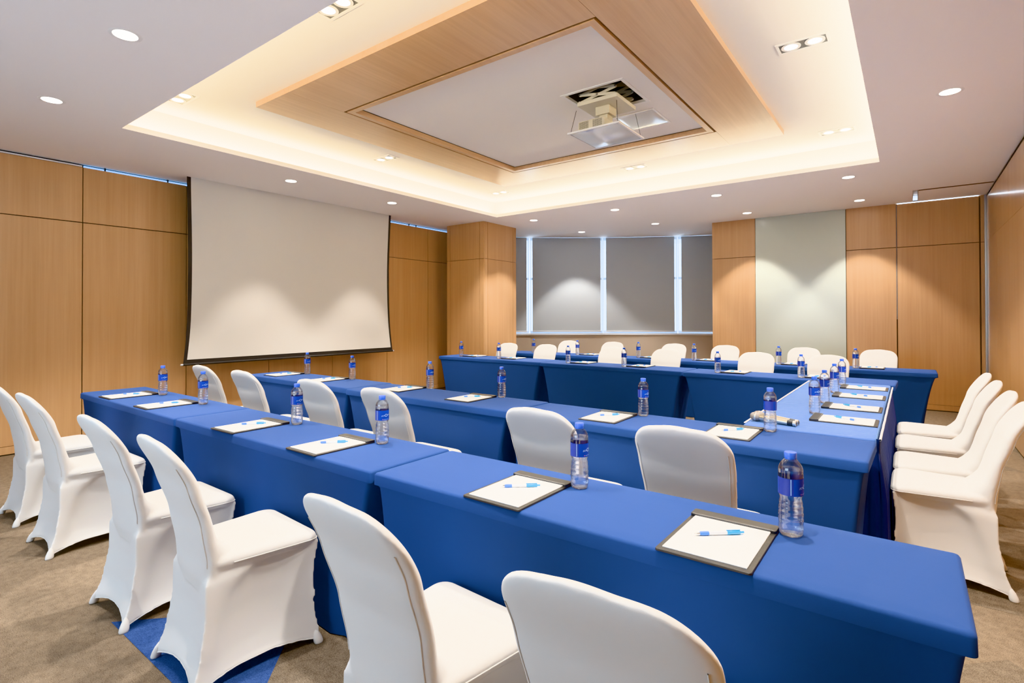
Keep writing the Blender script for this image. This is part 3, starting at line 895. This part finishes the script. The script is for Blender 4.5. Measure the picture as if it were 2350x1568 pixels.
for rgi, nm in enumerate(('backrest', 'seat', 'skirt')):
    vmap = {}; vl = []; fl = []; nl = []
    for f_, q_ in zip(full.faces, reg):
        if q_ != rgi: continue
        row = []
        for v in f_.verts:
            if v.index not in vmap: vmap[v.index] = len(vl); vl.append(v.co[:]); nl.append(nor[v.index][:])
            row.append(vmap[v.index])
        fl.append(row)
    me_ = bpy.data.meshes.new(nm); me_.from_pydata(vl, [], fl); me_.materials.append(M['white'])
    for p in me_.polygons: p.use_smooth = True
    me_.normals_split_custom_set_from_vertices(nl)
    o_ = bpy.data.objects.new(nm, me_); C.objects.link(o_); o_.parent = ch; parts.append(o_)
bk, st, skirt = parts
full.free()
def snap(p, out=.0012):
    loc, n_, i_, d_ = bvh.find_nearest(Vector(p)); return loc + n_ * out
for sgn in (-1, 1):
    bm = bmesh.new(); prev = None
    for j in range(44):
        p = snap(Vector(back_pt(sgn * .90, .20 + .72 * j / 43, -1)))
        if prev is not None: rod(bm, prev, p, .0016, n=6, caps=False)
        prev = p
    finish('seam', bm, M['white'], bk, True)
bm = bmesh.new(); prev = None
nrg = len(rg); order = [rg[(i + nrg // 2) % nrg] for i in range(nrg)]
i0 = min(range(nrg), key=lambda i: rg[i][1] + abs(rg[i][0]) * .1); order = [rg[(i + i0) % nrg] for i in range(nrg)]
for q_ in order:
    if q_[1] < -.14: prev = None; continue
    p = snap(q_, .0006)
    if prev is not None: rod(bm, prev, p, .0020, n=6, caps=False)
    prev = p
finish('seam', bm, M['white'], st, True)
# hem piping
bm = bmesh.new(); last = rings[-1]
hp_ = [snap(p, .0004) for p in last]
for i in range(len(hp_)): rod(bm, hp_[i], hp_[(i + 1) % len(hp_)], .0026, n=6, caps=False)
finish('hem', bm, M['white'], skirt, True)
for (fx, fy, s) in ((.212, .228, 1), (-.212, .228, 1), (-.206, -.262, -1), (.206, -.262, -1)):
    bm = bmesh.new()
    ang = math.atan2(fy, fx)
    prof = [(.006, .0), (.015, .001), (.017, .008), (.016, .022), (.012, .040), (.004, .058)]
    lathe(bm, prof, 14)
    for v in bm.verts:
        v.co.x *= 1.0; v.co.y *= 1.15
        v.co.x += fx * .97 - v.co.z * .15 * math.copysign(1, fx); v.co.y += fy * .97 - v.co.z * .2 * s
    finish('foot_pocket', bm, M['white'], ch, True)

S = Stamp(ch)
near = 'white covered chair at nearest row, '
sec = 'white covered chair at second row, '
thr = 'white chair facing camera behind third row, '
lst = 'white chair facing camera behind last row, '
sid = 'white covered chair at right side table, '
def put(xs, y, rz, labs, group, turn=(0,) * 6):
    for (x, lab, tn) in zip(xs, labs, turn):
        yy = y(x) if callable(y) else y
        S((x, yy, 0), rz + R(random.uniform(-.6, .6) + tn), lab, group)
put([-.440, -1.075, -2.200, -2.912, -4.07, -4.83], 1.095, 0,
    [near + 'cut off by the bottom edge, nearest of all', near + 'in front of the seam of the first two tables', near + 'rear feet on the blue carpet triangle',
     near + 'rear foot touching the blue carpet tip', near + 'second from the left edge of the photo', near + 'cut off by the left edge of the photo'], 'white chairs at the nearest row of tables', (3, -3, -4, 0, 0, 0))
put([-.735, -1.425, -2.60, -3.34, -4.36, -5.12], lambda x: 2.395 - (x + .7) * .021, 0,
    [sec + 'rightmost, seen square from behind', sec + 'partly behind the second-nearest water bottle', sec + 'third from the right', sec + 'fourth from the right, behind a water bottle',
     sec + 'second from the left', sec + 'leftmost, against the wooden wall below the screen'], 'white chairs at the second row of tables')
put([-.715, -1.45, -2.55, -3.34, -4.47, -5.22], lambda x: 6.455 - (x + .7) * .028, PI,
    [thr + 'rightmost, behind the side table bottles', thr + 'second from the right', thr + 'third from the right', thr + 'fourth from the right', thr + 'second from the left', thr + 'leftmost, beside the column'],
    'white chairs behind the third row of tables')
put([-.32, -1.15, -2.17, -2.94, -3.98, -4.83], 7.85, PI,
    [lst + 'rightmost, in front of a wooden panel', lst + 'in front of the glass panel', lst + 'in front of the narrow wooden panel', lst + 'third from the left', lst + 'second from the left', lst + 'leftmost, near the column'],
    'white chairs behind the last row of tables')
for (yy, lab) in zip([3.64, 4.13, 4.74, 5.32], ['nearest the camera with whole side showing', 'second from the camera', 'third from the camera', 'farthest from the camera']):
    S((.135, yy, 0), PI / 2 + R(random.uniform(-.6, .6)), sid + lab, 'white chairs along the side table')

# ------------------------------------------------------------------ bottle
bt = empty('water_bottle'); bt['category'] = 'bottle'
bm = bmesh.new()
def petal(a, z, k): return 1 - (.10 * max(0, 1 - z / .022)) * (.5 - .5 * math.cos(5 * a)) if z < .022 else 1
prof = [(.020, .004), (.0255, .0), (.0295, .005), (.0315, .016), (.0318, .026), (.0305, .031), (.0315, .036), (.0318, .045), (.0302, .049), (.0313, .053), (.0315, .062), (.0298, .066), (.0308, .070), (.0306, .079), (.0290, .083), (.0298, .087),
        (.0290, .093), (.0272, .100), (.0276, .104), (.0298, .110), (.0313, .114), (.0315, .170), (.0308, .173), (.0314, .176), (.0308, .183), (.0285, .191), (.0240, .199), (.0180, .206), (.0142, .210), (.0135, .214)]
lathe(bm, prof, 40, mod=petal, cap1=False)
body = finish('bottle_body', bm, M['pet'], bt, True)
bm = bmesh.new()
wp = [(r - .0009, z + .0008) for r, z in prof if z < .180] + [(.0303, .1815)]
lathe(bm, wp, 32, mod=petal)
finish('water', bm, M['water'], bt, True, 60)
bm = bmesh.new()
lathe(bm, [(.0152, .2115), (.0158, .2125), (.0158, .2255), (.0150, .2275), (.012, .228)], 36, mod=lambda a, z, k: 1 + (.02 * (math.sin(36 * a)) if .213 < z < .226 else 0))
lathe(bm, [(.0150, .2085), (.0150, .2110)], 28)
finish('cap', bm, M['cap'], bt, True, 40)
bm = bmesh.new(); NL = 48
z0, z1, rl = .1135, .1600, .0320
ra = [bm.verts.new((rl * math.cos(2 * PI * i / NL), rl * math.sin(2 * PI * i / NL), z0)) for i in range(NL)]
rb = [bm.verts.new((rl * math.cos(2 * PI * i / NL), rl * math.sin(2 * PI * i / NL), z1)) for i in range(NL)]
for i in range(NL):
    f = bm.faces.new([ra[i], ra[(i + 1) % NL], rb[(i + 1) % NL], rb[i]])
    a = (2 * PI * (i + .5) / NL + PI) % (2 * PI) - PI
    f.material_index = 1 if abs(a) > R(70) and abs(a) < R(150) else 0
lb = finish('bottle_label', bm, [M['label'], M['labelb']], bt, True)
# printed logo bent around the label
def wrap_text(body_, size, shear, dx, dz, spread=1.0):
    cu = bpy.data.curves.new('t', 'FONT'); cu.body = body_; cu.size = size; cu.shear = shear; cu.resolution_u = 3; cu.offset = size * .012
    to = bpy.data.objects.new('t', cu); C.objects.link(to)
    bpy.context.view_layer.update()
    me = bpy.data.meshes.new_from_object(to.evaluated_get(bpy.context.evaluated_depsgraph_get()))
    bpy.data.objects.remove(to); bpy.data.curves.remove(cu)
    vs = [(v.co.x * spread + dx, v.co.y + dz + (v.co.x * spread + dx) * .12) for v in me.vertices]
    fs = [tuple(p.vertices) for p in me.polygons]
    bpy.data.meshes.remove(me)
    return vs, fs
bm = bmesh.new()
def addflat(bm, vs, fs, mi=0):
    r = rl + .0004
    bv = [bm.verts.new((r * math.cos(x / r), r * math.sin(x / r), .1375 + z * .9)) for x, z in vs]
    for f in fs:
        try: bm.faces.new([bv[i] for i in f]).material_index = mi
        except ValueError: pass
vs, fs = wrap_text('ECN', .0085, .35, -.0235, -.003); addflat(bm, vs, fs)
vs, fs = wrap_text('BON', .0085, .35, .0068, -.003); addflat(bm, vs, fs)
k = 24; rv = []; fv = []
for i in range(k):
    a = 2 * PI * i / k
    rv += [(.0072 * math.cos(a), .0072 * math.sin(a)), (.0048 * math.cos(a), .0048 * math.sin(a))]
for i in range(k): j = (i + 1) % k; fv.append((2 * i, 2 * j, 2 * j + 1, 2 * i + 1))
addflat(bm, rv, fv)
addflat(bm, [(-.013 + .0265 * i / 10, -.0215 + q) for i in range(11) for q in (0, .0012)], [(2 * i, 2 * i + 2, 2 * i + 3, 2 * i + 1) for i in range(10)])
addflat(bm, [(-.046, -.024), (-.044, -.024), (-.044, .024), (-.046, .024)], [(0, 1, 2, 3)])
addflat(bm, [(-.018, -.0225), (-.0155, -.0225), (-.0155, -.019), (-.018, -.019)], [(0, 1, 2, 3)], 1)
bmesh.ops.recalc_face_normals(bm, faces=bm.faces)
finish('label_logo', bm, [M['logo'], M['logor']], lb)

# ------------------------------------------------------------------ writing pad
pad = empty('writing_pad'); pad['category'] = 'writing pad'
def rbox(bm, hx, hy, r, z0, z1, mi=0, yo=0.):
    rg = [rr_ring(hx, hy, r, z0, 4, 1), rr_ring(hx, hy, r, z1 - .001, 4, 1), rr_ring(hx - .001, hy - .001, r, z1, 4, 1)]
    rg = [[(p[0], p[1] + yo, p[2]) for p in q] for q in rg]
    loft(bm, rg, mi, True, True)
bm = bmesh.new(); rbox(bm, .1175, .163, .008, .0, .0055); finish('leather_board', bm, M['leather2'], pad)
bm = bmesh.new(); rbox(bm, .1035, .133, .001, .0056, .0085, yo=-.012); finish('paper', bm, M['paper'], pad)
bm = bmesh.new(); rbox(bm, .1175, .0235, .006, .0056, .0135, yo=.1395); cs_ = finish('clip_strip', bm, M['leather2'], pad)
bm = bmesh.new()
for i in range(52): box(bm, -.110 + i * .00425, -.110 + i * .00425 + .0027, .1185, .1195, .0134, .0140)
finish('stitching', bm, M['thread'], cs_)
bm = bmesh.new(); rbox(bm, .1180, .1635, .0085, .0, .0020); finish('board_edge', bm, M['black'], pad)

pen = empty('ballpoint_pen'); pen['category'] = 'pen'
def seg(name, prof, m_):
    bm = bmesh.new(); lathe(bm, prof, 18, axis='x')
    for v in bm.verts: v.co.z += .0058
    return finish(name, bm, m_, pen, True, 45)
seg('tip', [(.0008, -.071), (.0018, -.068), (.0035, -.062), (.0042, -.056)], M['chrome'])
seg('grip', [(.0044, -.056), (.0052, -.053), (.0056, -.042), (.0054, -.031)], M['penblue'])
seg('barrel', [(.0048, -.031), (.0050, .0), (.0050, .032)], M['penclear'])
seg('upper_barrel', [(.0052, .020), (.0056, .026), (.0054, .056), (.0042, .058)], M['pencyan'])
seg('push_button', [(.0028, .058), (.0030, .067), (.0022, .068)], M['pencyan'])
bm = bmesh.new(); box(bm, .018, .058, -.0016, .0016, .0116, .0130, bevel=.0005); finish('pen_clip', bm, M['pencyan'], pen, True, 40)

SB, SP, SN = Stamp(bt), Stamp(pad), Stamp(pen)
rows = [
    ('nearest', [(-.415, 1.49), (-1.088, 1.497), (-2.18, 1.497), (-2.92, 1.495), (-4.10, 1.515), (-4.815, 1.52)],
     [(-.267, 1.646), (-.939, 1.654), (-2.022, 1.668), (-2.772, 1.681), (-3.93, 1.677), (-4.65, 1.69)], 0),
    ('second', [(-.737, 2.895), (-1.445, 2.895), (-2.595, 2.965), (-3.385, 3.02), (-4.47, 3.03), (-5.24, 3.035)],
     [(-.588, 3.045), (-1.297, 3.065), (-2.447, 3.145), (-3.235, 3.175), (-4.315, 3.195), (-5.09, 3.205)], 0),
    ('third', [(-.705, 5.995), (-1.487, 5.985), (-2.585, 6.045), (-3.375, 6.075), (-4.545, 6.13), (-5.285, 6.14)],
     [(-.85, 5.85), (-1.635, 5.835), (-2.73, 5.885), (-3.523, 5.92), (-4.70, 5.975), (-5.435, 5.99)], PI),
    ('last', [(-.345, 7.385), (-1.15, 7.385), (-2.195, 7.40), (-3.0, 7.40), (-4.005, 7.42), (-4.85, 7.42)],
     [(-.50, 7.27), (-1.30, 7.255), (-2.346, 7.27), (-3.152, 7.28), (-4.157, 7.27), (-5.0, 7.29)], PI)]
ordn = ['first from the right', 'second from the right', 'third from the right', 'third from the left', 'second from the left', 'first from the left']
lg = [0, 2, -5, 4, 6, 2, 160, -12, -4, -8, 0, 8, -6, -30, 12, 5, -10, 8, -14, 4, -40, -25, 30, 0]
q = 0
for name, pads_, bots, rz in rows:
    zt = TZ + .0006
    for i in range(6):
        (px, py), (bx_, by_) = pads_[i], bots[i]
        at = '%s row' % name
        SP((px, py, zt), rz + R(random.uniform(-1.2, 1.2)), 'dark leather writing pad on the %s, %s' % (at, ordn[i]), 'writing pads on the %s of tables' % at)
        SN((px + (-.003 if rz == 0 else .003), py + (.012 if rz == 0 else -.012), zt + .0087), rz + R(44 + random.uniform(-7, 7)), 'blue and clear pen on the %s pad, %s' % (at, ordn[i]), 'pens on the %s of tables' % at)
        SB((bx_, by_, zt), R(lg[q]), 'water bottle with blue label on the %s, %s' % (at, ordn[i]), 'water bottles on the %s of tables' % at)
        q += 1
for i, (py, by_) in enumerate(zip([3.595, 4.115, 4.715, 5.285], [3.765, 4.255, 4.865, 5.44])):
    lab = ['nearest the microphones', 'second from the microphones', 'third from the microphones', 'farthest from the microphones'][i]
    SP((-.305, py, TZ + .0006), PI / 2, 'leather writing pad on the satin side table, ' + lab, 'writing pads on the side table')
    SN((-.300, py + .01, TZ + .0093), R(90 + 62 + random.uniform(-8, 8)), 'blue and clear pen on the side table pad ' + lab, 'pens on the side table')
    SB((-.475, by_, TZ + .0006), R([-40, -12, -20, -10][i]), 'water bottle with blue label on the satin side table, ' + lab, 'water bottles on the side table')

# ------------------------------------------------------------------ microphones
def mic(x, y, rz, label):
    t = empty('microphone', (x, y, TZ + .0006), rz); tag(t, label, 'microphone', 'wireless microphones')
    tilt = .006
    def sg(name, prof, m_):
        bm = bmesh.new(); lathe(bm, prof, 24, axis='x')
        for v in bm.verts: v.co.z += .0255 - (v.co.x + .09) * .055
        return finish(name, bm, m_, t, True, 45)
    sg('grille', [(.004, -.128), (.015, -.125), (.022, -.116), (.0252, -.103), (.0252, -.092), (.021, -.078), (.018, -.074)], M['micgrille'])
    sg('grille_band', [(.0258, -.1005), (.0262, -.098), (.0262, -.094), (.0258, -.0915)], M['steel'])
    sg('handle', [(.0175, -.074), (.0190, -.070), (.0172, .0), (.0155, .075)], M['micgold'])
    sg('base', [(.0158, .075), (.0158, .104)], M['micblack'])
    e = sg('end_ring', [(.0163, .104), (.0163, .118), (.014, .120), (.0105, .120), (.0105, .112)], M['steel'])
mic(-.615, 3.275, R(-10), 'silver-gold wireless microphone lying in front of the other one, nearer the camera')
mic(-.610, 3.325, R(-13), 'silver-gold wireless microphone lying behind the other one on the side table')

# ------------------------------------------------------------------ world, camera, view
w = bpy.data.worlds.new('World'); bpy.context.scene.world = w; w.use_nodes = True
nt = w.node_tree; bg = nt.nodes['Background']
bg.inputs['Color'].default_value = (.60, .79, 1., 1); bg.inputs['Strength'].default_value = 4.8

yaw, pitch, roll = R(36.763752), R(.51243461), R(-.12608861)
cyw, syw, cp, sp = math.cos(yaw), math.sin(yaw), math.cos(pitch), math.sin(pitch)
f = Vector((-syw * cp, cyw * cp, sp)); r = Vector((cyw, syw, 0)); u = r.cross(f)
r2 = math.cos(roll) * r + math.sin(roll) * u; u2 = -math.sin(roll) * r + math.cos(roll) * u
cam = bpy.data.cameras.new('Camera'); co = bpy.data.objects.new('Camera', cam); C.objects.link(co)
co.matrix_world = Matrix(((r2.x, u2.x, -f.x, 0), (r2.y, u2.y, -f.y, 0), (r2.z, u2.z, -f.z, 1.356), (0, 0, 0, 1)))
cam.sensor_width = 36; cam.sensor_fit = 'HORIZONTAL'; cam.lens = 1220.6414 * 36 / 2350
cam.shift_y = -(784 - 715.2085) / 2350; cam.clip_start = .02
sc = bpy.context.scene; sc.camera = co
sc.view_settings.view_transform = 'Khronos PBR Neutral'; sc.view_settings.look = 'None'; sc.view_settings.exposure = .93; sc.view_settings.gamma = 1.15
sc.cycles.use_denoising = True; sc.cycles.use_adaptive_sampling = True; sc.cycles.adaptive_threshold = .07
sc.cycles.max_bounces = 7; sc.cycles.diffuse_bounces = 4; sc.cycles.transmission_bounces = 7; sc.cycles.transparent_max_bounces = 16
sc.cycles.caustics_reflective = False; sc.cycles.caustics_refractive = True
sc.cycles.sample_clamp_indirect = 6
